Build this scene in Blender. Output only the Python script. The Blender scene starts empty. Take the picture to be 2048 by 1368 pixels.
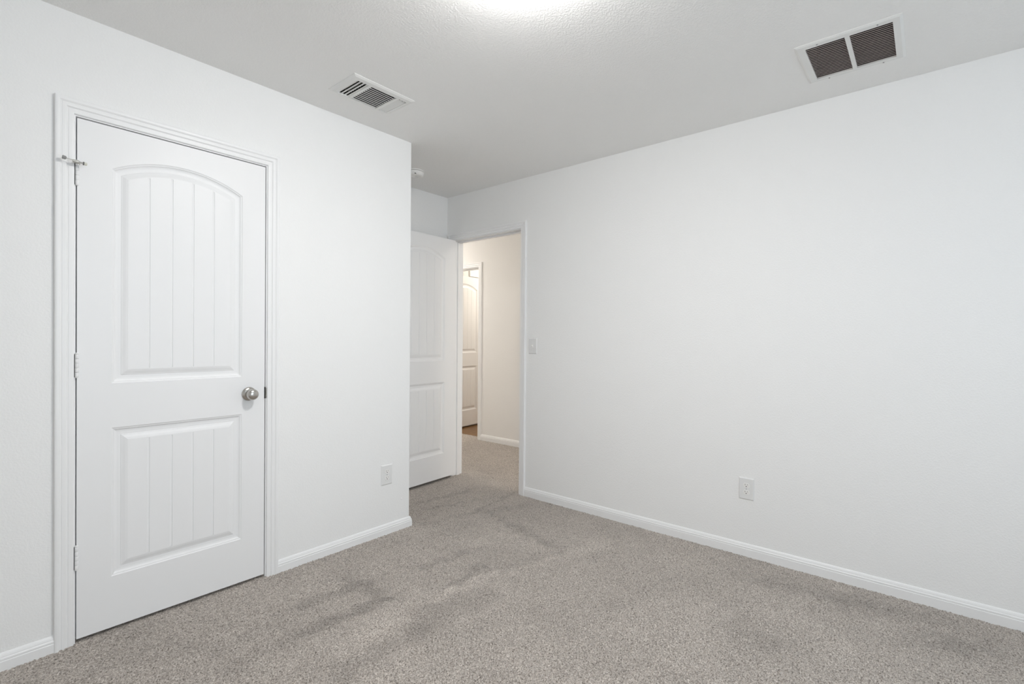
import bpy, math, random
import numpy as np
from mathutils import Vector, Matrix
SC = bpy.context.scene
COL = SC.collection
random.seed(4); rng = np.random.default_rng(11)

# ------------------------------------------------------------------ camera
CAMZ = 1.213
cd = bpy.data.cameras.new('camera'); cam = bpy.data.objects.new('camera', cd); COL.objects.link(cam)
cd.sensor_width = 36.0; cd.lens = 985.36 / 2048 * 36.0; cd.clip_start = 0.02
R_ = ((0.645, -0.001, 0.764), (-0.764, -0.010, 0.645), (0.008, -1.0, -0.007))   # rows: world X, Y, Z in (right, down, forward)
r = Vector([R_[i][0] for i in range(3)]).normalized(); f = Vector([R_[i][2] for i in range(3)]).normalized()
u = r.cross(f).normalized(); r = f.cross(u).normalized()
M = Matrix(((r.x, u.x, -f.x, 0), (r.y, u.y, -f.y, 0), (r.z, u.z, -f.z, CAMZ), (0, 0, 0, 1)))
cam.matrix_world = M
SC.camera = cam

# ------------------------------------------------------------------ dimensions (metres)
CEIL = 2.453          # ceiling
YL = 2.527            # face of the closet wall
XC = 1.987            # outer corner of the closet bump
XR = 2.970            # face of the hall wall
YA = 3.268            # alcove wall
XB, YB = -1.25, -1.75 # walls behind the camera
WT = 0.115            # wall thickness
XH = 4.250            # far wall of the hall
HC = 2.385            # hall ceiling

# ------------------------------------------------------------------ world, light, exposure
w = bpy.data.worlds.new('sky'); SC.world = w; w.use_nodes = True
bg = w.node_tree.nodes['Background']; bg.inputs[0].default_value = (0.86, 0.93, 1.0, 1); bg.inputs[1].default_value = 2.2
vs = SC.view_settings
vs.view_transform = 'Standard'; vs.look = 'None'; vs.exposure = 0.18; vs.gamma = 1.0; vs.use_curve_mapping = False
SC.cycles.max_bounces = 10; SC.cycles.diffuse_bounces = 8; SC.cycles.sample_clamp_indirect = 4.0
SC.cycles.caustics_reflective = False; SC.cycles.caustics_refractive = False

def area(name, loc, rot, sx, sy, power, color, portal=False):
    d = bpy.data.lights.new(name, 'AREA'); d.shape = 'RECTANGLE'; d.size = sx; d.size_y = sy
    d.energy = power; d.color = color
    if portal: d.cycles.is_portal = True
    o = bpy.data.objects.new(name, d); o.location = loc; o.rotation_euler = rot; COL.objects.link(o); return o
WX0, WX1, WZ0, WZ1 = 0.40, 1.90, 0.75, 2.15      # window behind the camera
area('daylight', ((WX0+WX1)/2, YB-0.40, (WZ0+WZ1)/2), (math.radians(90), 0, 0), 1.5, 1.5, 22, (0.70, 0.86, 1.0))
LAMP_E, LAMP_C = 88.0, (1.0, 0.985, 0.968)
HALL_E, BATH_E = 56.0, 72.0

# ------------------------------------------------------------------ materials
def mat(name, base, rough=0.5, metal=0.0, spec=0.5):
    m = bpy.data.materials.new(name); m.use_nodes = True
    b = m.node_tree.nodes['Principled BSDF']
    b.inputs['Base Color'].default_value = (*base, 1); b.inputs['Roughness'].default_value = rough
    b.inputs['Metallic'].default_value = metal; b.inputs['Specular IOR Level'].default_value = spec
    return m, m.node_tree, b
def link(t, a, b): t.links.new(a, b)
def coords(t):
    g = t.nodes.new('ShaderNodeNewGeometry'); return g.outputs['Position']
def noise(t, vec, scale, detail=2, rough=0.5, dist=0.0):
    n = t.nodes.new('ShaderNodeTexNoise'); n.inputs['Scale'].default_value = scale; n.inputs['Detail'].default_value = detail
    n.inputs['Roughness'].default_value = rough; n.inputs['Distortion'].default_value = dist
    link(t, vec, n.inputs['Vector']); return n
def bump(t, b, height, strength, dist):
    n = t.nodes.new('ShaderNodeBump'); n.inputs['Strength'].default_value = strength; n.inputs['Distance'].default_value = dist
    link(t, height, n.inputs['Height']); link(t, n.outputs[0], b.inputs['Normal']); return n
def plaster(name, base, strength, scale=140):
    m, t, b = mat(name, base, 0.75, spec=0.25)
    p = coords(t); n = noise(t, p, scale, 2.5, 0.55, 0.3)
    r_ = t.nodes.new('ShaderNodeMapRange'); r_.inputs[1].default_value = 0.38; r_.inputs[2].default_value = 0.66
    r_.interpolation_type = 'SMOOTHSTEP'
    link(t, n.outputs[0], r_.inputs[0]); bump(t, b, r_.outputs[0], strength, 0.0014)
    return m
def painted(name, base, rough=0.38):
    m, t, b = mat(name, base, rough, spec=0.4)
    p = coords(t); n = noise(t, p, 120, 2); bump(t, b, n.outputs[0], 0.05, 0.0006)
    return m
M_WALL = plaster('wall_paint', (0.872, 0.872, 0.866), 0.24)
M_CEIL = plaster('ceiling_paint', (0.872, 0.868, 0.856), 0.42, 120)
M_HWALL = plaster('hall_wall_paint', (0.86, 0.85, 0.835), 0.25)
M_TRIM = painted('trim_paint', (0.865, 0.865, 0.865))
M_DOOR = painted('door_paint', (0.855, 0.855, 0.858), 0.42)
M_PLATE = mat('white_plastic', (0.79, 0.79, 0.785), 0.35)[0]
M_PLATE2 = mat('bright_white_plastic', (0.84, 0.83, 0.81), 0.4)[0]
M_DARK = mat('dark_slot', (0.012, 0.012, 0.012), 0.7)[0]
M_GREYSLOT = mat('grey_slot', (0.12, 0.12, 0.12), 0.6)[0]
M_VENT = mat('vent_enamel', (0.78, 0.78, 0.765), 0.4)[0]
M_DUCT = mat('duct_closet_dark', (0.035, 0.032, 0.03), 0.9)[0]
M_RETD = mat('return_filter_cavity', (0.03, 0.024, 0.022), 0.95)[0]
M_BLADE = mat('return_blade_enamel', (0.50, 0.44, 0.41), 0.45)[0]
M_DAMP = mat('damper_steel', (0.55, 0.54, 0.50), 0.4, 0.6)[0]
M_SCREW = mat('screw_steel', (0.35, 0.35, 0.36), 0.35, 0.9)[0]
M_RUBBER = mat('grey_rubber', (0.30, 0.30, 0.29), 0.7)[0]
M_WRUB = mat('cream_rubber', (0.66, 0.66, 0.58), 0.6)[0]
def brushed():
    m, t, b = mat('satin_nickel', (0.52, 0.50, 0.47), 0.25, 1.0)
    n = noise(t, coords(t), 300, 2); mr = t.nodes.new('ShaderNodeMapRange')
    mr.inputs[3].default_value = 0.22; mr.inputs[4].default_value = 0.26
    link(t, n.outputs[0], mr.inputs[0]); link(t, mr.outputs[0], b.inputs['Roughness']); return m
M_NICKEL = brushed()
def emis(name, col, s):
    m = bpy.data.materials.new(name); m.use_nodes = True; t = m.node_tree; t.nodes.clear()
    e = t.nodes.new('ShaderNodeEmission'); e.inputs[0].default_value = (*col, 1); e.inputs[1].default_value = s
    o = t.nodes.new('ShaderNodeOutputMaterial'); link(t, e.outputs[0], o.inputs[0]); return m
M_LAMP = emis('lit_glass', LAMP_C, LAMP_E)
M_HLAMP = emis('lit_hall_glass', (1.0, 0.945, 0.87), HALL_E)
M_BLAMP = emis('lit_bath_glass', (1.0, 0.92, 0.80), BATH_E)

def carpet():
    m, t, b = mat('carpet_pile', (0.4, 0.36, 0.32), 0.95, spec=0.08)
    b.inputs['Sheen Weight'].default_value = 0.55; b.inputs['Sheen Roughness'].default_value = 0.55; b.inputs['Sheen Tint'].default_value = (1.0, 0.93, 0.86, 1)
    p = coords(t)
    v = t.nodes.new('ShaderNodeTexVoronoi'); v.inputs['Scale'].default_value = 210; v.inputs['Randomness'].default_value = 1
    wn = noise(t, p, 260, 2); vm = t.nodes.new('ShaderNodeVectorMath'); vm.operation = 'MULTIPLY_ADD'
    link(t, wn.outputs['Color'], vm.inputs[0]); vm.inputs[1].default_value = (0.007, 0.007, 0.0); link(t, p, vm.inputs[2])
    link(t, vm.outputs[0], v.inputs['Vector'])
    n1 = noise(t, vm.outputs[0], 175, 3, 0.75)
    ramp = t.nodes.new('ShaderNodeValToRGB'); e = ramp.color_ramp.elements
    e[0].position = 0.34; e[0].color = (0.070, 0.056, 0.046, 1)
    e[1].position = 0.66; e[1].color = (0.76, 0.70, 0.645, 1)
    k = e.new(0.44); k.color = (0.34, 0.298, 0.263, 1)
    k = e.new(0.53); k.color = (0.52, 0.470, 0.425, 1)
    link(t, n1.outputs[0], ramp.inputs[0])
    # per-tuft tone
    tone = t.nodes.new('ShaderNodeMapRange'); tone.inputs[3].default_value = 0.70; tone.inputs[4].default_value = 1.06
    sep = t.nodes.new('ShaderNodeSeparateColor'); link(t, v.outputs['Color'], sep.inputs[0]); link(t, sep.outputs[0], tone.inputs[0])
    # nap: vacuum and foot marks, shading of tilted pile put into the colour
    a = t.nodes.new('ShaderNodeAttribute'); a.attribute_name = 'nap'
    big = noise(t, p, 3.2, 4, 0.62, 0.6); bm = t.nodes.new('ShaderNodeMapRange')
    bm.inputs[1].default_value = 0.3; bm.inputs[2].default_value = 0.7; bm.inputs[3].default_value = -0.09; bm.inputs[4].default_value = 0.09
    link(t, big.outputs[0], bm.inputs[0])
    s1 = t.nodes.new('ShaderNodeMath'); s1.operation = 'MULTIPLY_ADD'; s1.inputs[1].default_value = 0.30
    link(t, a.outputs['Fac'], s1.inputs[0]); link(t, bm.outputs[0], s1.inputs[2])
    s2 = t.nodes.new('ShaderNodeMath'); s2.operation = 'ADD'; s2.inputs[1].default_value = 1.0; link(t, s1.outputs[0], s2.inputs[0])
    s3 = t.nodes.new('ShaderNodeMath'); s3.operation = 'MULTIPLY'; link(t, s2.outputs[0], s3.inputs[0]); link(t, tone.outputs[0], s3.inputs[1])
    mix = t.nodes.new('ShaderNodeVectorMath'); mix.operation = 'SCALE'; link(t, ramp.outputs[0], mix.inputs[0]); link(t, s3.outputs[0], mix.inputs['Scale'])
    link(t, mix.outputs[0], b.inputs['Base Color'])
    bump(t, b, n1.outputs[0], 0.6, 0.004)
    return m
M_CARPET = carpet()
def wood():
    m, t, b = mat('wood_plank', (0.3, 0.16, 0.06), 0.35)
    p = coords(t); mp = t.nodes.new('ShaderNodeMapping'); mp.inputs['Scale'].default_value = (3, 40, 1); link(t, p, mp.inputs[0])
    n = noise(t, mp.outputs[0], 1.5, 4, 0.6, 0.8); ramp = t.nodes.new('ShaderNodeValToRGB'); e = ramp.color_ramp.elements
    e[0].position = 0.3; e[0].color = (0.10, 0.045, 0.014, 1); e[1].position = 0.7; e[1].color = (0.24, 0.13, 0.045, 1)
    link(t, n.outputs[0], ramp.inputs[0]); link(t, ramp.outputs[0], b.inputs['Base Color']); return m
M_WOOD = wood()

# ------------------------------------------------------------------ mesh helpers
class MB:
    def __init__(s): s.v = []; s.f = []
    def add(s, vs, fs, mt=None):
        o = len(s.v)
        s.v += [tuple(mt @ Vector(p)) if mt else tuple(p) for p in vs]
        s.f += [tuple(i+o for i in q) for q in fs]
    def box(s, x0, x1, y0, y1, z0, z1, mt=None):
        s.add([(x0,y0,z0),(x1,y0,z0),(x1,y1,z0),(x0,y1,z0),(x0,y0,z1),(x1,y0,z1),(x1,y1,z1),(x0,y1,z1)],
              [(0,3,2,1),(4,5,6,7),(0,1,5,4),(1,2,6,5),(2,3,7,6),(3,0,4,7)], mt)
    def lathe(s, prof, n=32, mt=None):       # profile (r, z), round local z
        vs = []; fs = []
        for rr, z in prof:
            for k in range(n):
                a = 2*math.pi*k/n; vs.append((rr*math.cos(a), rr*math.sin(a), z))
        for i in range(len(prof)-1):
            for k in range(n):
                k2 = (k+1) % n; fs.append((i*n+k, i*n+k2, (i+1)*n+k2, (i+1)*n+k))
        fs.append(tuple(range(n-1, -1, -1))); fs.append(tuple((len(prof)-1)*n+k for k in range(n)))
        s.add(vs, fs, mt)
    def tube(s, pts, rad, n=10):
        pts = [Vector(p) for p in pts]; vs = []; fs = []
        rads = rad if isinstance(rad, (list, tuple)) else [rad]*len(pts)
        for i, p in enumerate(pts):
            d = (pts[min(i+1, len(pts)-1)] - pts[max(i-1, 0)]).normalized()
            a = d.cross(Vector((0.13, 0.2, 1))).normalized(); b = d.cross(a)
            for k in range(n):
                q = 2*math.pi*k/n; vs.append(tuple(p + (a*math.cos(q)+b*math.sin(q))*rads[i]))
        for i in range(len(pts)-1):
            for k in range(n):
                k2 = (k+1) % n; fs.append((i*n+k, i*n+k2, (i+1)*n+k2, (i+1)*n+k))
        fs.append(tuple(range(n))); fs.append(tuple((len(pts)-1)*n+k for k in range(n-1, -1, -1)))
        s.add(vs, fs)
    def build(s, name, m, parent=None, bevel=0, smooth=False, recalc=True, seg=2):
        me = bpy.data.meshes.new(name); me.from_pydata(s.v, [], s.f); me.validate()
        if recalc:
            import bmesh
            bm = bmesh.new(); bm.from_mesh(me); bmesh.ops.remove_doubles(bm, verts=bm.verts, dist=1e-6)
            bmesh.ops.recalc_face_normals(bm, faces=bm.faces); bm.to_mesh(me); bm.free()
        me.materials.append(m)
        o = bpy.data.objects.new(name, me); COL.objects.link(o)
        if parent: o.parent = parent
        if bevel:
            b = o.modifiers.new('bevel', 'BEVEL'); b.width = bevel; b.segments = seg; b.limit_method = 'ANGLE'; b.angle_limit = math.radians(40)
        if smooth:
            for p in me.polygons: p.use_smooth = True
            me.set_sharp_from_angle(angle=math.radians(38))
        return o
def tag(o, label, cat, group=None):
    o['label'] = label; o['category'] = cat
    if group: o['group'] = group
    return o
def struct(o, label, cat):
    o['kind'] = 'structure'; o['label'] = label; o['category'] = cat; return o
def empty(name, loc, rz=0, mw=None):
    o = bpy.data.objects.new(name, None); COL.objects.link(o); o.location = loc; o.rotation_euler = (0, 0, rz)
    if mw is not None: o.matrix_world = mw
    return o
def Rx(a): return Matrix.Rotation(a, 4, 'X')
def Ry(a): return Matrix.Rotation(a, 4, 'Y')
def Rz(a): return Matrix.Rotation(a, 4, 'Z')
def T(x, y, z): return Matrix.Translation((x, y, z))

# sweep a profile [(out, up)] along a floor polyline; 'out' is to the right of the travel direction
def sweep_floor(mb, path, prof):
    P = [Vector((a, b)) for a, b in path]; n = len(P); rings = []
    for i in range(n):
        dirs = []
        if i > 0: dirs.append((P[i]-P[i-1]).normalized())
        if i < n-1: dirs.append((P[i+1]-P[i]).normalized())
        ns = [Vector((d.y, -d.x)) for d in dirs]
        if len(ns) == 2:
            m = (ns[0]+ns[1]); m = m / (m.dot(ns[0]))
        else: m = ns[0]
        rings.append([(P[i].x+m.x*o, P[i].y+m.y*o, z) for o, z in prof])
    k = len(prof); vs = [p for rg in rings for p in rg]; fs = []
    for i in range(n-1):
        for j in range(k):
            j2 = (j+1) % k; fs.append((i*k+j, (i+1)*k+j, (i+1)*k+j2, i*k+j2))
    fs.append(tuple(range(k))); fs.append(tuple((n-1)*k+j for j in range(k-1, -1, -1)))
    mb.add(vs, fs)
BASE = [(0,-0.01),(0.0125,-0.01),(0.0125,0.041),(0.0122,0.043),(0.0106,0.0445),(0.0106,0.0465),(0.0116,0.048),(0.0112,0.053),(0.0085,0.056),(0.0080,0.060),(0.0060,0.066),(0.0030,0.0705),(0.0010,0.0715),(0,0.0715)]
def baseboard(name, path, label):
    mb = MB(); sweep_floor(mb, path, BASE); return struct(mb.build(name, M_TRIM), label, 'baseboard')
# door casing in a local frame: x along the wall, -y out of the wall, z up
CASE = [(0,0),(0,0.0065),(0.002,0.0085),(0.006,0.0092),(0.016,0.0095),(0.0185,0.0080),(0.0205,0.0095),(0.0235,0.0125),(0.028,0.0130),(0.035,0.0128),(0.037,0.0115),(0.0395,0.0135),(0.043,0.0160),(0.050,0.0165),(0.0545,0.0155),(0.057,0.0125),(0.057,0)]
def casing(mb, x0, x1, zt, mt=None, z0=-0.01):
    k = len(CASE); rings = []
    for (cx, cz, ox, oz) in ((x0, z0, -1, 0), (x0, zt, -1, 1), (x1, zt, 1, 1), (x1, z0, 1, 0)):
        rings.append([(cx+ox*uu, -tt, cz+oz*uu) for uu, tt in CASE])
    vs = [p for rg in rings for p in rg]; fs = []
    for i in range(3):
        for j in range(k):
            j2 = (j+1) % k; fs.append((i*k+j, (i+1)*k+j, (i+1)*k+j2, i*k+j2))
    fs.append(tuple(range(k))); fs.append(tuple(3*k+j for j in range(k-1, -1, -1)))
    mb.add(vs, fs, mt)
def jamb(mb, x0, x1, zt, depth, mt=None, t=0.018, stop=0.046, y0=0.0):   # clear opening x0..x1, height zt
    mb.box(x0-t, x0, y0, depth, -0.01, zt, mt); mb.box(x1, x1+t, y0, depth, -0.01, zt, mt); mb.box(x0-t, x1+t, y0, depth, zt, zt+t, mt)
    s0, s1 = stop, stop+0.032
    mb.box(x0, x0+0.011, s0, s1, -0.01, zt, mt); mb.box(x1-0.011, x1, s0, s1, -0.01, zt, mt); mb.box(x0+0.011, x1-0.011, s0, s1, zt-0.011, zt, mt)
def cells(mb, xs, ys, holes, fn):            # rectangles between grid lines, without the holes
    for i in range(len(xs)-1):
        for j in range(len(ys)-1):
            cx, cy = (xs[i]+xs[i+1])/2, (ys[j]+ys[j+1])/2
            if any(h[0] < cx < h[1] and h[2] < cy < h[3] for h in holes): continue
            fn(xs[i], xs[i+1], ys[j], ys[j+1])

# ------------------------------------------------------------------ moulded two-panel door leaf
# local: x 0..w (stile to stile), z 0..h, moulded face at y = 0 looking to -y, thickness t to +y
def door_leaf(mb, w, h=2.032, t=0.035, mt=None, both=False, d0=0.0):
    hw = 0.2485; cx = w/2; xl, xr = cx-hw, cx+hw
    NA = 32
    ub, ush, upk = 0.994, 1.862, 1.931      # upper panel: bottom, shoulders, crown of the arch
    lb, lt = 0.208, 0.813                   # lower panel
    rise = upk-ush; Rad = (hw*hw+rise*rise)/(2*rise); cz = upk-Rad
    ts = [i/NA for i in range(NA+1)]
    # step profile across the sticking: (inset, depth)
    prof = [(0.0,0.0),(0.0025,0.0022),(0.005,0.0030),(0.0075,0.0034),(0.0095,0.0065),(0.014,0.0088),(0.020,0.0098),(0.0315,0.0100),(0.033,0.0086),(0.036,0.0080),(0.046,0.0040),(0.054,0.0020),(0.058,0.0018)]
    def top_arch(x, d):
        R2 = Rad-d; q = R2*R2-(x-cx)**2
        return cz+math.sqrt(max(q, 1e-9))
    def ring(arch, zb, zt_, d, dep):
        a, b = xl+d, xr-d; pts = [(a+(b-a)*q, dep, zb+d) for q in ts]
        pts += [(a+(b-a)*q, dep, top_arch(a+(b-a)*q, d) if arch else zt_-d) for q in reversed(ts)]
        return pts
    def face(sgn):                           # build one moulded face; sgn +1 front, -1 mirrored to the back
        loc = MB()
        for arch, zb, zt_ in ((True, ub, None), (False, lb, lt)):
            rings = [ring(arch, zb, zt_, d, dep) for d, dep in prof]
            n = len(rings[0]); vs = [p for rg in rings for p in rg]; fs = []
            for i in range(len(rings)-1):
                for j in range(n):
                    j2 = (j+1) % n; fs.append((i*n+j, i*n+j2, (i+1)*n+j2, (i+1)*n+j))
            loc.add(vs, fs)
            d, dep = prof[-1]; a, b = xl+d, xr-d
            # planked field with V grooves
            xs = [(a+(b-a)*q, dep) for q in ts]
            for g in (-0.1235, -0.0405, 0.0405, 0.1235):
                gx = cx+g; xs = [q for q in xs if abs(q[0]-gx) > 0.0048]
                xs += [(gx-0.0046, dep), (gx-0.0040, dep+0.0007), (gx-0.0028, dep+0.0014), (gx+0.0026, dep+0.0022), (gx+0.0038, dep+0.0018), (gx+0.0046, dep)]
            xs.sort(); vs = []; fs = []
            for x, dd in xs:
                vs += [(x, dd, zb+d), (x, dd, top_arch(x, d) if arch else zt_-d)]
            for i in range(len(xs)-1): fs.append((2*i, 2*i+2, 2*i+3, 2*i+1))
            loc.add(vs, fs)
        # stiles and rails
        def quad(x0, x1, z0, z1): loc.add([(x0,0,z0),(x1,0,z0),(x1,0,z1),(x0,0,z1)], [(0,1,2,3)])
        quad(0, xl, 0, h); quad(xr, w, 0, h); quad(xl, xr, 0, lb); quad(xl, xr, lt, ub)
        vs = []; fs = []
        for q in ts:
            x = xl+(xr-xl)*q; vs += [(x, 0, top_arch(x, 0)), (x, 0, h)]
        for i in range(NA): fs.append((2*i, 2*i+2, 2*i+3, 2*i+1))
        loc.add(vs, fs)
        m2 = T(0, d0, 0) if sgn > 0 else T(0, t+d0, 0) @ Matrix.Scale(-1, 4, (0, 1, 0))
        fs2 = loc.f if sgn > 0 else [tuple(reversed(q)) for q in loc.f]
        mb.add(loc.v, fs2, (mt @ m2) if mt else m2)
    face(1)
    if both: face(-1)
    else: mb.add([(0,t,0),(w,t,0),(w,t,h),(0,t,h)], [(3,2,1,0)], mt)
    mb.add([(0,0,0),(w,0,0),(w,t,0),(0,t,0),(0,0,h),(w,0,h),(w,t,h),(0,t,h)], [(0,3,2,1),(4,5,6,7),(1,2,6,5),(3,0,4,7)], mt)
    return mb

# ================================================================== THE ROOM
# floor: real pile relief where it is seen, flat beyond
def build_floor():
    st = 0.0042
    x0, x1, y0, y1 = -0.15, XH+0.12, -0.75, 4.9
    nx = int((x1-x0)/st); ny = int((y1-y0)/st)
    gx = np.linspace(x0, x1, nx+1); gy = np.linspace(y0, y1, ny+1)
    X, Y = np.meshgrid(gx, gy, indexing='ij')
    # nap marks of feet and vacuum, pile shading painted as tone: strokes (x0,y0,x1,y1,width,strength)
    S = [(0.984,1.938,1.368,1.908,.035,-1),(1.079,2.15,1.4,2.106,.03,-.8),(1.4,2.106,1.367,1.895,.035,-.5),(1.341,2.212,1.366,2.034,.04,-.5),(.729,1.941,.984,1.938,.05,-.5),(.731,2.073,1.079,2.15,.03,-.3),(1.681,2.026,1.934,1.985,.03,-.7),(1.652,1.764,1.91,1.808,.035,-.9),(1.587,1.746,1.892,1.701,.02,.6),(1.541,1.729,2.24,1.567,.03,.6),(2.288,2.846,2.833,2.77,.018,-.8),(2.207,2.717,2.835,2.503,.016,-.6),(2.408,2.4,2.978,2.471,.018,-.8),(2.074,2.477,2.51,2.404,.02,-.4),(2.52,2.317,2.347,1.643,.04,-.7),(2.604,2.298,2.827,2.203,.05,-.5),(2.242,2.039,2.21,1.649,.03,-.3),(2.025,1.677,2.178,1.591,.05,-.4),(1.454,1.699,1.905,1.644,.04,-.5),(1.324,1.642,1.71,1.568,.06,-.5),(.998,1.609,1.324,1.577,.06,-.6),(1.096,1.698,1.305,1.72,.05,.5),(1.09,1.524,1.205,1.524,.06,.3),(1.041,1.714,1.272,1.817,.06,.4),(2.273,2.004,2.279,1.774,.06,.5),(2.019,2.18,2.301,1.645,.05,.3),(2.215,1.55,2.614,1.5,.04,.5),(2.34,1.501,2.962,1.339,.04,.3),(2.703,.729,2.822,.435,.05,-.4),(2.69,.586,2.814,.231,.05,-.7),(2.715,.279,2.871,-.086,.06,-.6),(2.517,.105,2.635,-.08,.06,-.5),(2.426,.487,2.371,.225,.05,.4),(2.314,.708,2.475,.689,.02,-.3),(.598,2.274,.701,2.108,.05,-.5),(1.331,2.655,1.978,2.459,.04,.3),(2.635,-.08,2.73,-.285,.1,-.7),(3.014,1.541,2.832,.842,.04,.25),(2.19,.588,2.187,.438,.06,-.4)]
    nap = np.zeros_like(X)
    # ragged edges: wobble the lookup a little
    wob = 0.018*np.sin(X*37+np.sin(Y*23)*2)+0.012*np.sin(Y*61+X*11)
    Xw = X+wob; Yw = Y+0.7*np.roll(wob, 40, axis=0)
    for a, b, c, d, wd, s in S:
        dx, dy = c-a, d-b; L2 = dx*dx+dy*dy
        tt = ((Xw-a)*dx+(Yw-b)*dy)/L2; tc = np.clip(tt, 0, 1)
        q = ((Xw-a-tc*dx)**2+(Yw-b-tc*dy)**2)/(wd*wd)
        nap += s*np.exp(-q*0.9)
    nap = np.clip(nap, -1.1, 0.9)
    jx = rng.normal(0, 1, X.shape); jy = rng.normal(0, 1, X.shape)
    Z = rng.normal(0, 0.0021, X.shape); Z = np.clip(Z, -0.005, 0.005)
    XX = X+jx*0.0011; YY = Y+jy*0.0011
    Z = Z + np.where(X < XC+0.1, 0.009*np.clip((Y-(YL-0.45))/0.45, 0, 1), 0)   # pile stands a little proud at the closet wall
    co = np.stack([XX, YY, Z], -1).reshape(-1, 3).astype(np.float32)
    I, J = np.meshgrid(np.arange(nx), np.arange(ny), indexing='ij')
    # leave out the closet, and the hall beyond what shows
    cxm = (gx[:-1]+gx[1:])[:, None]/2+0*gy[None, :-1]; cym = (gy[:-1]+gy[1:])[None, :]/2+0*gx[:-1, None]
    keep = ~((cxm < XC-0.03) & (cym > YL+0.10)) & ~((cxm > XR+WT) & (cym < 2.3)) & ~((cxm < 0.25) & (cym < 0.55)) & ~((cxm+cym) < 1.25) & ~((cym > YA+0.01) & (cxm < XR+0.05))
    idx = (I*(ny+1)+J)[keep]
    quads = np.stack([idx, idx+(ny+1), idx+(ny+1)+1, idx+1], -1)
    used = np.unique(quads); remap = np.zeros(co.shape[0], np.int64); remap[used] = np.arange(used.size)
    co = co[used]; quads = remap[quads]; napv = nap.reshape(-1)[used]
    # far part of the hall, flat
    flat = [(XR+WT, 4.899, 0), (XH+0.12, 4.899, 0), (XH+0.12, 6.2, 0), (XR+WT, 6.2, 0),
            (XR+WT, 0.6, 0), (XH, 0.6, 0), (XH, 2.31, 0), (XR+WT, 2.31, 0),
            (XB-0.1, YB-0.1, -0.006), (XR+WT, YB-0.1, -0.006), (XR+WT, YL+0.05, -0.006), (XB-0.1, YL+0.05, -0.006)]
    n0 = co.shape[0]; co = np.vstack([co, np.array(flat, np.float32)]); napv = np.concatenate([napv, np.zeros(len(flat))])
    quads = np.vstack([quads, [[n0, n0+1, n0+2, n0+3], [n0+4, n0+5, n0+6, n0+7], [n0+8, n0+9, n0+10, n0+11]]])
    me = bpy.data.meshes.new('floor'); nv = co.shape[0]; nf = quads.shape[0]
    me.vertices.add(nv); me.vertices.foreach_set('co', co.reshape(-1))
    me.loops.add(nf*4); me.loops.foreach_set('vertex_index', quads.reshape(-1).astype(np.int32))
    me.polygons.add(nf); me.polygons.foreach_set('loop_start', np.arange(0, nf*4, 4, dtype=np.int32))
    me.update(calc_edges=True)
    me.polygons.foreach_set('use_smooth', np.ones(nf, dtype=bool))
    at = me.attributes.new('nap', 'FLOAT', 'POINT'); at.data.foreach_set('value', napv.astype(np.float32))
    me.materials.append(M_CARPET)
    o = bpy.data.objects.new('floor', me); COL.objects.link(o)
    struct(o, 'taupe beige speckled cut pile carpet covering bedroom and hall', 'floor')
build_floor()
mb = MB(); mb.box(XH+0.12, 6.6, 2.6, 6.2, -0.06, -0.004)
struct(mb.build('floor', M_WOOD), 'warm brown wood floor glimpsed beyond the hall doorway', 'floor')

# wall_left: the closet wall, with the closet door opening
JL, JR, JH = 0.3680, 1.0865, 2.0600          # clear jamb opening
mb = MB()
mb.box(XB-WT, JL-0.018, YL, YL+WT, -0.02, CEIL+0.02)
mb.box(JR+0.018, XC-0.006, YL, YL+WT, -0.02, CEIL+0.02)
mb.box(JL-0.018, JR+0.018, YL, YL+WT, JH+0.018, CEIL+0.02)
mb.lathe([(0.0005, 0.0022), (0.004, 0.0015), (0.0065, 0.0), (0.0005, -0.001)], 12, T(1.924, YL, 0.198) @ Rx(math.radians(90)))
# rounded drywall corner and the return of the closet bump
mb.box(XC-0.006, XC-WT, YL+WT, YA+WT, -0.02, CEIL+0.02)
arc = [(XC-0.006+0.006*math.sin(a), YL+0.006-0.006*math.cos(a)) for a in [math.pi/2*i/5 for i in range(6)]]
poly = [(XC-0.006, YL+WT)] + arc + [(XC, YA+0.02), (XC-0.006, YA+0.02)]
n = len(poly); mb.add([(a, b, -0.02) for a, b in poly]+[(a, b, CEIL+0.02) for a, b in poly],
       [tuple(range(n)), tuple(range(2*n-1, n-1, -1))]+[(i, (i+1) % n, n+(i+1) % n, n+i) for i in range(n)])
struct(mb.build('wall_left', M_WALL), 'white textured closet wall ending at an outer corner', 'wall')
mb = MB(); mb.box(XC, XR+WT, YA, YA+WT, -0.02, CEIL+0.02)
struct(mb.build('wall_alcove', M_WALL), 'white wall strip behind the open bedroom door', 'wall')

# wall_right: the hall wall with its doorway
DJ0, DJ1, DJH = 2.4270, 3.1850, 2.0620
mb = MB()
mb.box(XR, XR+WT, YB-WT, DJ0-0.018, -0.02, CEIL+0.02)
mb.box(XR, XR+WT, DJ1+0.018, YA+0.001, -0.02, CEIL+0.02)
mb.box(XR, XR+WT, DJ0-0.018, DJ1+0.018, DJH+0.018, CEIL+0.02)
mb.box(XR, XR+WT, YA+WT, 6.2, -0.02, CEIL+0.02)
struct(mb.build('wall_right', M_WALL), 'large blank white textured wall with the hall doorway', 'wall')
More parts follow.
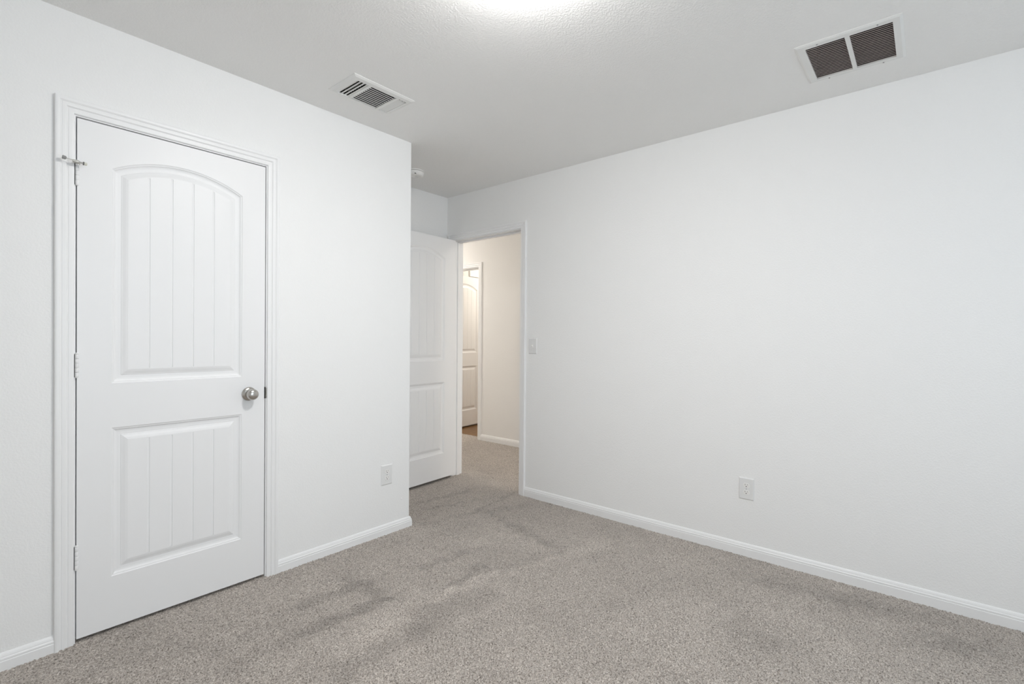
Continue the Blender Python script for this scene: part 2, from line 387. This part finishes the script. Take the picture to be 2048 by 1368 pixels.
# walls behind the camera, one with a window
mb = MB()
mb.box(XB-WT, WX0, YB-WT, YB, -0.02, CEIL+0.02); mb.box(WX1, XR, YB-WT, YB, -0.02, CEIL+0.02)
mb.box(WX0, WX1, YB-WT, YB, -0.02, WZ0); mb.box(WX0, WX1, YB-WT, YB, WZ1, CEIL+0.02)
struct(mb.build('wall_back', M_WALL), 'white wall behind the camera holding the window', 'wall')
mb = MB(); mb.box(XB-WT, XB, YB, YL, -0.02, CEIL+0.02)
struct(mb.build('wall_near', M_WALL), 'white side wall behind the camera', 'wall')
wf = MB()
for a, b, c, d in ((WX0, WX1, WZ0, WZ0+0.04), (WX0, WX1, WZ1-0.04, WZ1), (WX0, WX0+0.04, WZ0+0.04, WZ1-0.04), (WX1-0.04, WX1, WZ0+0.04, WZ1-0.04), (WX0+0.04, WX1-0.04, (WZ0+WZ1)/2-0.02, (WZ0+WZ1)/2+0.02)):
    wf.box(a, b, YB-0.09, YB-0.05, c, d)
wfo = struct(wf.build('window_1', M_TRIM), 'white framed window behind the camera', 'window')
mb = MB(); mb.box(WX0-0.03, WX1+0.03, YB-0.05, YB+0.03, WZ0-0.025, WZ0); mb.build('window_sill', M_TRIM, wfo)

# ceiling with the two air openings cut out
SUP = (1.289, 1.643, 2.066, 2.302)    # supply register outer edges x0 x1 y0 y1
RET = (2.366, 2.736, 0.086, 0.447)    # return grille outer edges
holes = [(SUP[0]+0.028, SUP[1]-0.022, SUP[2]+0.030, SUP[3]-0.012), (RET[0]+0.025, RET[1]-0.024, RET[2]+0.024, RET[3]-0.030)]
xs = sorted({XB-WT, XR+0.02} | {h[k] for h in holes for k in (0, 1)}); ys = sorted({YB-WT, YA+0.02} | {h[k] for h in holes for k in (2, 3)})
mb = MB(); cells(mb, xs, ys, holes, lambda a, b, c, d: mb.add([(a,c,CEIL),(b,c,CEIL),(b,d,CEIL),(a,d,CEIL)], [(0,3,2,1)]))
mb.box(XB-WT, XR+0.02, YB-WT, YA+0.02, CEIL+0.32, CEIL+0.34)
struct(mb.build('ceiling', M_CEIL, recalc=False), 'off-white orange peel textured bedroom ceiling', 'ceiling')

# hall and the bathroom beyond
mb = MB(); mb.box(XR+WT, XH+WT, 0.5, 6.2, HC, HC+0.05)
struct(mb.build('ceiling', M_HWALL), 'hall ceiling sliver seen through the doorway top', 'ceiling')
F0, F1, FH = 4.118, 4.840, 2.060       # bathroom door opening along y
mb = MB()
mb.box(XH, XH+WT, 0.5, F0-0.018, -0.02, HC+0.05); mb.box(XH, XH+WT, F1+0.018, 6.2, -0.02, HC+0.05)
mb.box(XH, XH+WT, F0-0.018, F1+0.018, FH+0.018, HC+0.05)
struct(mb.build('wall_hall', M_HWALL), 'warm lit hall wall seen through the bedroom doorway', 'wall')
mb = MB(); mb.box(XR+WT, XH+WT, 0.45, 0.5, -0.02, HC+0.05); mb.box(XR+WT, XH+WT, 6.2, 6.25, -0.02, HC+0.05)
struct(mb.build('wall_hall_ends', M_HWALL), 'hall end walls out of sight', 'wall')
mb = MB()
mb.box(XH+WT, 6.6, 2.55, 2.6, -0.02, 2.45); mb.box(XH+WT, 6.6, 4.87, 4.95, -0.02, 2.45); mb.box(6.6, 6.65, 2.55, 5.5, -0.02, 2.45)
struct(mb.build('wall_bathroom', M_HWALL), 'bright wall of the room beyond the hall', 'wall')
mb = MB(); mb.box(XH+WT, 6.6, 2.6, 5.45, 2.43, 2.48)
struct(mb.build('ceiling', M_HWALL), 'ceiling of the room beyond the hall', 'ceiling')
mb = MB(); mb.box(4.835, 6.0, 4.850, 4.872, 2.070, 2.43)
struct(mb.build('trim_4', M_HWALL, bevel=0.003), 'boxed soffit above the inner door beyond the hall', 'soffit')

# ------------------------------------------------------------------ closet door
mb = MB(); casing(mb, JL-0.005, JR+0.005, JH+0.005, T(0, YL, 0)); jamb(mb, JL, JR, JH, WT, T(0, YL, 0))
tr1 = struct(mb.build('trim_1', M_TRIM), 'white moulded casing and jamb around the closet door', 'door casing')
DX0, DW, DZ0 = 0.3722, 0.7105, 0.0245
d1 = empty('door_1', (DX0, YL+0.001, DZ0)); struct(d1, 'closed white two-panel arched closet door', 'door')
mb = MB(); door_leaf(mb, DW, 2.0305); mb.build('leaf', M_DOOR, d1)
mb = MB(); mb.box(JL-0.018, JR+0.018, YL+WT+0.3, YL+WT+0.32, 0, 2.1); mb.box(JL-0.05, JR+0.05, YL+WT+0.002, YL+WT+0.32, 2.1, 2.12)
mb.box(JL-0.05, JL-0.03, YL+WT+0.002, YL+WT+0.32, 0, 2.1); mb.box(JR+0.03, JR+0.05, YL+WT+0.002, YL+WT+0.32, 0, 2.1)
struct(mb.build('wall_closet', M_DUCT), 'closet interior behind the closed door, coloured near-black for its shade', 'wall')  # near-black colour stands in for the unlit closet

def hinge(zc, parent, mw, pin_up=True):
    # mw: hinge frame, origin on the pin axis at the middle, local -y out of the wall, x towards the leaf
    h_ = MB(); L = 0.089
    n = 5; seg = L/n
    for i in range(n):
        z0 = -L/2+i*seg
        h_.lathe([(0.0052, z0+0.0004), (0.0058, z0+0.0012), (0.0058, z0+seg-0.0012), (0.0052, z0+seg-0.0004)], 16)
    h_.box(0.0, 0.0045, 0.0, 0.004, -L/2, L/2)
    o = h_.build('hinge', M_TRIM, parent, smooth=True); o.matrix_local = mw @ T(0, 0, zc)
    p = MB(); p.lathe([(0.001, L/2-0.001), (0.0052, L/2), (0.0062, L/2+0.002), (0.0062, L/2+0.004), (0.004, L/2+0.006), (0.001, L/2+0.0065)], 16)
    p.lathe([(0.001, -L/2-0.004), (0.0045, -L/2-0.003), (0.0052, -L/2-0.0005), (0.003, -L/2+0.001)], 16)
    p.build('hinge_pin', M_TRIM, o, smooth=True)
    q = MB(); q.box(-0.0082, -0.0060, 0.0025, 0.0060, -L/2, L/2)  # dark strip painted in for the shaded gap beside the knuckle
    qq = q.build('hinge_gap_shade', M_GREYSLOT, o); qq['label'] = 'dark strip drawn for the shaded gap beside the hinge'
    return o
for zc in (1.8400, 1.0940, 0.3440):
    hinge(zc-DZ0, d1, T(JL+0.0035-DX0, -0.0060, 0))

def knob(parent, x, z):
    mt = T(x, 0, z) @ Rx(math.radians(90))          # local z points to -y
    r_ = MB(); r_.lathe([(0.0335, -0.001), (0.0335, 0.0015), (0.0325, 0.0035), (0.0295, 0.0060), (0.0245, 0.0085), (0.0185, 0.0100), (0.0130, 0.0105)], 48)
    ro = r_.build('knob_rosette', M_NICKEL, parent, smooth=True); ro.matrix_local = mt; ro['label'] = 'satin nickel round rosette'
    g = MB(); g.lathe([(0.0125, 0.008), (0.0120, 0.0140), (0.0115, 0.0220), (0.0130, 0.0260), (0.0190, 0.0290), (0.0245, 0.0340), (0.0268, 0.0400), (0.0268, 0.0450), (0.0255, 0.0510), (0.0225, 0.0560), (0.0180, 0.0592), (0.0110, 0.0612), (0.0040, 0.0618)], 48)
    go = g.build('knob', M_NICKEL, parent, smooth=True); go.matrix_local = mt; go['label'] = 'satin nickel round knob'
knob(d1, 1.0080-DX0, 0.9330-DZ0)
mb = MB(); mb.box(DW-0.002, DW+0.0030, -0.0006, 0.028, -0.0285, 0.0285); o = mb.build('latch_gap_shade', M_DARK, d1); o.location = (0, 0, 0.9330-DZ0); o['label'] = 'black box drawn for the shaded gap at the strike'  # black box puts the shade of the recess into colour
# strike lip on the jamb
mb = MB(); mb.box(JR-0.0002, JR+0.0016, -0.0022, 0.026, -0.028, 0.028)
mb.lathe([(0.0005, 0), (0.0045, 0), (0.0045, 0.046), (0.0005, 0.046)], 14, T(JR+0.0035, -0.001, -0.023))
o = mb.build('strike_plate', M_NICKEL, tr1, smooth=True); o.location = (0, YL, 0.9330); o['label'] = 'grey metal strike plate'

# hinge pin door stop on the top hinge
hs = empty('hinge_pin_door_stop', (JL+0.0035, YL-0.005, 1.877))
tag(hs, 'small metal hinge pin door stop on the top hinge of the closet door', 'door stop')
mb = MB(); mb.lathe([(0.0058, -0.002), (0.0088, -0.002), (0.0088, 0.003), (0.0058, 0.003)], 18)
mb.tube([(0, -0.006, 0), (-0.012, -0.030, -0.001)], 0.0042, 10); mb.tube([(-0.018, -0.030, -0.0005), (0.000, -0.030, -0.0015)], 0.0055, 12)
mb.build('bracket', M_DAMP, hs, smooth=True)
mb = MB(); pts = [(0.006, -0.030, -0.001), (0.0, -0.030, 0.0), (-0.010, -0.031, 0.0025), (-0.020, -0.032, 0.0032), (-0.027, -0.033, 0.003)]
mb.tube(pts, 0.0018, 8)
for i in range(9): mb.tube([(0.004+i*0.0024, -0.030, -0.001-i*0.0002), (0.0054+i*0.0024, -0.030, -0.001-i*0.0002)], 0.0038, 10)
mb.build('threaded_rod', M_DAMP, hs, smooth=True).location = (-0.012, 0, 0)
mb = MB(); mb.tube([(-0.0235, -0.033, 0.003), (-0.026, -0.033, 0.0035), (-0.034, -0.0335, 0.0045), (-0.036, -0.0335, 0.0048)], [0.003, 0.0066, 0.0072, 0.0060], 14)
o = mb.build('bumper', M_RUBBER, hs, smooth=True); o.location = (-0.012, 0, 0); o['label'] = 'grey rubber bumper'
mb = MB(); mb.tube([(0.0245, -0.030, -0.003), (0.0275, -0.030, -0.0032)], 0.0066, 14)
o = mb.build('lock_nut', M_GREYSLOT, hs, smooth=True); o.location = (-0.012, 0, 0); o['label'] = 'dark collar'
mb = MB(); mb.tube([(0.0275, -0.030, -0.0032), (0.034, -0.030, -0.0038), (0.0365, -0.030, -0.004)], [0.0060, 0.0060, 0.0044], 14)
o = mb.build('bumper', M_WRUB, hs, smooth=True); o.location = (-0.012, 0, 0); o['label'] = 'cream rubber bumper tip'

# ------------------------------------------------------------------ hall doorway casing and the open bedroom door
# local frame for the hall wall: local x -> world -y, local -y (out) -> world -x, kept right handed
def hallframe(xp): return T(xp, 0, 0) @ Rz(math.radians(-90))   # local (x,y) -> world (y, -x): local x = -world y; local y = world x
mb = MB(); casing(mb, -DJ1-0.005, -DJ0+0.005, DJH+0.005, hallframe(XR)); jamb(mb, -DJ1, -DJ0, DJH, WT, hallframe(XR))
casing(mb, DJ0-0.005, DJ1+0.005, DJH+0.005, T(XR+WT, 0, 0) @ Rz(math.radians(90)))
struct(mb.build('trim_2', M_TRIM), 'white moulded casing and jamb of the hall doorway', 'door casing')
DW2 = 0.750
a2 = math.radians(3.0)     # a little short of square to the wall
# leaf local x=0 at the free end, x=DW2 at the hinge; moulded face towards -y (the camera side)
hx, hy = 2.957, 3.1440
d2 = empty('door_2', (hx-DW2*math.cos(a2), hy-DW2*math.sin(a2), 0.027), a2)
struct(d2, 'open white two-panel bedroom door standing in the alcove', 'door')
mb = MB(); door_leaf(mb, DW2, 2.032, both=True); mb.build('leaf', M_DOOR, d2)
for zc in (1.8400, 1.0940, 0.3440):
    hinge(zc-0.027, d2, T(DW2+0.004, 0.040, 0))
knob(d2, 0.070, 0.906)

# bathroom door seen across the hall
mb = MB(); casing(mb, -F1-0.005, -F0+0.005, FH+0.005, hallframe(XH)); jamb(mb, -F1, -F0, FH, WT, hallframe(XH), stop=0.045)
struct(mb.build('trim_3', M_TRIM), 'white casing of the far doorway across the hall', 'door casing')
a3 = math.radians(5)
d3 = empty('door_3', (XH+WT-0.02, 4.765, 0.020), a3); struct(d3, 'open white panelled door beyond the far hall doorway', 'door')
mb = MB(); door_leaf(mb, 0.711, 2.032, both=True); mb.build('leaf', M_DOOR, d3)

# ------------------------------------------------------------------ baseboards
baseboard('baseboard_left', [(XB, YL), (JL-0.062, YL)], 'white moulded baseboard left of the closet door')
baseboard('baseboard_corner', [(JR+0.062, YL), (XC, YL), (XC, YA), (XR, YA)], 'white baseboard right of the closet door, wrapping the outer corner')
baseboard('baseboard_right', [(XR, DJ0-0.062), (XR, YB)], 'white moulded baseboard along the long blank wall')
baseboard('baseboard_hall', [(XH, F0-0.062), (XH, 0.5)], 'white baseboard of the far hall wall')
baseboard('baseboard_back', [(XR, YB), (XB, YB), (XB, YL)], 'white baseboard behind the camera')

# ------------------------------------------------------------------ electrical plates
def screw_mb(mb, x, z, r_=0.0032, y=-0.0062):
    mb.lathe([(0.0005, 0), (r_, 0), (r_*0.9, 0.0012), (0.0005, 0.0014)], 14, T(x, y, z) @ Rx(math.radians(90)))
def wall_plate(root, w_=0.080, h_=0.122):
    mb = MB(); a, b = w_/2, h_/2; ia, ib = a-0.005, b-0.005
    vs = [(-a,0,-b),(a,0,-b),(a,0,b),(-a,0,b),(-a,-0.0022,-b),(a,-0.0022,-b),(a,-0.0022,b),(-a,-0.0022,b),(-ia,-0.0062,-ib),(ia,-0.0062,-ib),(ia,-0.0062,ib),(-ia,-0.0062,ib)]
    fs = [(0,1,5,4),(1,2,6,5),(2,3,7,6),(3,0,4,7),(4,5,9,8),(5,6,10,9),(6,7,11,10),(7,4,8,11),(8,9,10,11),(3,2,1,0)]
    mb.add(vs, fs); return mb.build('cover_plate', M_PLATE, root, bevel=0.0008)
def outlet(mw, label):
    r_ = empty('power_outlet', (0, 0, 0)); r_.matrix_world = mw
    tag(r_, label, 'outlet', 'duplex power outlets'); wall_plate(r_)
    for s in (1, -1):
        mb = MB(); pts = []
        for k in range(28):
            q = 2*math.pi*k/28; x = 0.0168*math.cos(q); z = 0.0168*math.sin(q); z = max(-0.0125, min(0.0125, z)); pts.append((x, z))
        n = len(pts); y0, y1 = -0.0060, -0.0078
        mb.add([(x, y0, z) for x, z in pts]+[(x*0.96, y1, z*0.96) for x, z in pts], [(i, (i+1) % n, n+(i+1) % n, n+i) for i in range(n)]+[tuple(range(n, 2*n))])
        rc = mb.build('receptacle', M_PLATE2, r_); rc.location = (0, 0, s*0.0195)
        sl = MB(); sl.box(-0.0072, -0.0052, -0.0080, -0.0070, 0.0005, 0.0085); sl.box(0.0052, 0.0068, -0.0080, -0.0070, 0.0012, 0.0078)
        o = sl.build('slot', M_GREYSLOT, rc); o['label'] = 'pair of thin grey blade slots'
        gr = MB(); gr.lathe([(0.0004, 0), (0.0026, 0), (0.0026, 0.0012), (0.0004, 0.0012)], 14, T(0, -0.0070, -0.0058) @ Rx(math.radians(90)))
        o = gr.build('ground_hole', M_DARK, rc); o['label'] = 'round black ground hole'
    mb = MB(); screw_mb(mb, 0, 0, 0.0026); o = mb.build('screw', M_SCREW, r_); o['label'] = 'small grey metal screw'
outlet(T(1.8110, YL, 0.3735), 'white duplex power outlet low on the closet wall near the outer corner')
outlet(T(XR, 0.7710, 0.3790) @ Rz(math.radians(-90)), 'white duplex power outlet low on the long blank wall')
sw = empty('light_switch', (0, 0, 0)); sw.matrix_world = T(XR, 2.2975, 1.1575) @ Rz(math.radians(-90))
tag(sw, 'white toggle light switch on the wall right of the hall doorway', 'light switch'); wall_plate(sw, 0.078, 0.120)
mb = MB(); mb.box(-0.0055, 0.0055, -0.0068, -0.0055, -0.0125, 0.0125); o = mb.build('toggle_frame', M_PLATE2, sw)
mb = MB(); mb.box(-0.0042, 0.0042, -0.017, -0.004, -0.0095, 0.0); o = mb.build('toggle', M_PLATE2, sw, bevel=0.001); o.rotation_euler = (math.radians(-28), 0, 0)
for s in (1, -1):
    mb = MB(); screw_mb(mb, 0, s*0.030, 0.0024); o = mb.build('screw', M_PLATE, sw)

# ------------------------------------------------------------------ ceiling registers (local z up, plate hangs below the ceiling)
def plate(mb, x0, x1, y0, y1, wins, drop=0.006, lip=0.006):
    # flat stamped plate with windows, sloping rim up to the ceiling
    ix0, ix1, iy0, iy1 = x0+lip, x1-lip, y0+lip, y1-lip
    xs = sorted({ix0, ix1} | {q[k] for q in wins for k in (0, 1)}); ys = sorted({iy0, iy1} | {q[k] for q in wins for k in (2, 3)})
    z = -drop
    cells(mb, xs, ys, wins, lambda a, b, c, d: mb.add([(a,c,z),(b,c,z),(b,d,z),(a,d,z)], [(0,3,2,1)]))
    o = [(x0,y0),(x1,y0),(x1,y1),(x0,y1)]; i = [(ix0,iy0),(ix1,iy0),(ix1,iy1),(ix0,iy1)]
    mb.add([(a,b,0) for a,b in o]+[(a,b,-0.0025) for a,b in o]+[(a,b,z) for a,b in i],
           [(k, (k+1)%4, 4+(k+1)%4, 4+k) for k in range(4)]+[(4+k, 4+(k+1)%4, 8+(k+1)%4, 8+k) for k in range(4)])
    for a, b, c, d in wins:                     # turned-in window edges
        mb.add([(a,c,z),(b,c,z),(b,d,z),(a,d,z),(a,c,z+0.008),(b,c,z+0.008),(b,d,z+0.008),(a,d,z+0.008)],
               [(0,1,5,4),(1,2,6,5),(2,3,7,6),(3,0,4,7)])
def duct(mb, x0, x1, y0, y1, z0, z1):
    mb.add([(x0,y0,z0),(x1,y0,z0),(x1,y1,z0),(x0,y1,z0),(x0,y0,z1),(x1,y0,z1),(x1,y1,z1),(x0,y1,z1)],
           [(0,1,5,4),(1,2,6,5),(2,3,7,6),(3,0,4,7),(4,5,6,7)])
def blade_mb(along, p0, p1, c, tilt, width=0.013, th=0.0007):
    # blade running along axis 'x' or 'y' from p0 to p1 at cross position c, its section tilted from horizontal
    b = MB()
    if along == 'y': b.box(-width/2, width/2, p0, p1, -th/2, th/2, T(c, 0, 0) @ Ry(-tilt))
    else: b.box(p0, p1, -width/2, width/2, -th/2, th/2, T(0, c, 0) @ Rx(tilt))
    return b
# return air grille
rg = empty('return_air_grille', (0, 0, CEIL)); tag(rg, 'large square white return air grille with fine dark louvres on the ceiling', 'ceiling vent')
W1 = (2.400, 2.706, 0.117, 0.2565); W2 = (2.400, 2.706, 0.2725, 0.412)
mb = MB(); plate(mb, *RET, [W1, W2], 0.007, 0.009)
mb.build('frame', M_VENT, rg, recalc=False)
mb = MB(); duct(mb, W1[0]-0.006, W1[1]+0.006, W1[2]-0.005, W2[3]+0.004, -0.0005, 0.28); o = mb.build('plenum', M_RETD, rg, recalc=False); o['label'] = 'black cavity behind the louvres'
NB = 21
for wn in (W1, W2):
    for i in range(NB):
        c = wn[0]+(wn[1]-wn[0])*(i+0.5)/NB
        b = blade_mb('y', wn[2], wn[3], c, math.radians(17), 0.0120)
        o = b.build('louvre', M_BLADE, rg, recalc=False); o.location = (0, 0, -0.0015)
for x, y in ((2.722, 0.163), (2.722, 0.366), (2.385, 0.163), (2.385, 0.366)):
    mb = MB(); mb.lathe([(0.0005, -0.0095), (0.0025, -0.0092), (0.0034, -0.0078), (0.0034, -0.0068)], 14, T(x, y, 0)); o = mb.build('screw', M_SCREW, rg); o['label'] = 'grey screw head'
# supply register
sr = empty('supply_air_register', (0, 0, CEIL)); tag(sr, 'smaller rectangular white three-way supply register on ceiling above the closet wall', 'ceiling vent')
sx0, sx1, sy0, sy1 = SUP
WA = (1.326, 1.392, 2.104, 2.286); WB = (1.408, 1.556, 2.104, 2.292); WC = (1.570, 1.618, 2.104, 2.286)
mb = MB(); plate(mb, *SUP, [WA, WB, WC], 0.008, 0.012); mb.build('frame', M_VENT, sr, recalc=False)
mb = MB(); duct(mb, 1.319, 1.6205, 2.097, 2.2895, -0.0005, 0.24); o = mb.build('duct', M_DUCT, sr, recalc=False); o['label'] = 'dark duct behind the louvres'
for i in range(11):
    c = WB[2]+(WB[3]-WB[2])*(i+0.5)/11
    b = blade_mb('x', WB[0], WB[1], c, math.radians(18), 0.0150, 0.0009); o = b.build('louvre', M_VENT, sr, recalc=False); o.location = (0, 0, -0.003)
for i in range(4):
    c = WA[0]+(WA[1]-WA[0])*(i+0.42)/3.6
    b = blade_mb('y', WA[2], WA[3], c, math.radians(20), 0.0150, 0.0009); o = b.build('louvre', M_VENT, sr, recalc=False); o.location = (0, 0, -0.003)
for i in range(3):
    c = WC[0]+(WC[1]-WC[0])*(i+0.45)/2.9
    b = blade_mb('y', WC[2]+0.010, WC[3], c, math.radians(-20), 0.0140, 0.0009); o = b.build('louvre', M_VENT, sr, recalc=False); o.location = (0, 0, -0.003)
for i in range(9):
    b = MB(); b.box(WA[0]-0.004, WA[1]+0.01, -0.0006, 0.0006, 0.016, 0.026); o = b.build('damper_blade', M_DAMP, sr); o.location = (0, WA[2]+0.006+i*0.0205, 0)
    o['label'] = 'metal damper blade behind the louvres'

# smoke detector in the alcove
sd = empty('smoke_detector', (2.338, 2.932, CEIL)); tag(sd, 'round white smoke detector on the alcove ceiling behind the outer corner', 'smoke detector')
mb = MB(); mb.lathe([(0.066, 0.0), (0.066, -0.006), (0.062, -0.0065)], 48); mb.build('base_plate', M_PLATE2, sd, smooth=True)
mb = MB(); mb.lathe([(0.058, -0.006), (0.058, -0.009)], 48); o = mb.build('sensor_gap', M_GREYSLOT, sd, smooth=True); o['label'] = 'dark gap round the rim'
mb = MB(); mb.lathe([(0.064, -0.009), (0.065, -0.011), (0.063, -0.022), (0.059, -0.032), (0.054, -0.038), (0.044, -0.041), (0.026, -0.041), (0.024, -0.038), (0.001, -0.038)], 48); mb.build('housing', M_PLATE2, sd, smooth=True)
mb = MB(); mb.lathe([(0.014, -0.037), (0.014, -0.0395), (0.012, -0.0405), (0.001, -0.0407)], 32, T(0.012, -0.01, 0)); mb.build('test_button', M_PLATE, sd, smooth=True)
mb = MB(); mb.box(-0.040, -0.024, -0.0500, -0.0440, -0.0355, -0.0310); o = mb.build('sound_slot', M_DARK, sd); o['label'] = 'dark sounder hole'

# ceiling light (just above the picture), its glow is on the ceiling
def dome_light(name, loc, rad, drop, m, label):
    lt = empty(name, loc); tag(lt, label, 'ceiling light')
    mb = MB(); mb.lathe([(rad*0.96, 0), (rad*1.0, -0.004), (rad*1.0, -0.016), (rad*0.93, -0.018)], 48); mb.build('pan', M_TRIM, lt, smooth=True)
    mb = MB(); pr = [(rad*0.93*math.cos(a), -0.018-(drop-0.018)*math.sin(a)) for a in [math.pi/2*i/8 for i in range(8)]] + [(0.004, -drop)]
    mb.lathe(pr, 32); mb.build('glass_shade', m, lt, smooth=True)
dome_light('ceiling_light', (1.178, 0.965, CEIL), 0.17, 0.09, M_LAMP, 'flush white dome light glowing on the bedroom ceiling')
dome_light('ceiling_light', (3.66, 1.10, HC), 0.15, 0.10, M_HLAMP, 'flush dome light lighting the hall')
dome_light('ceiling_light', (3.52, 4.95, HC), 0.15, 0.10, M_HLAMP, 'second flush dome light further down the hall')
dome_light('ceiling_light', (5.35, 4.15, 2.43), 0.15, 0.10, M_BLAMP, 'warm dome light in the room beyond the hall')
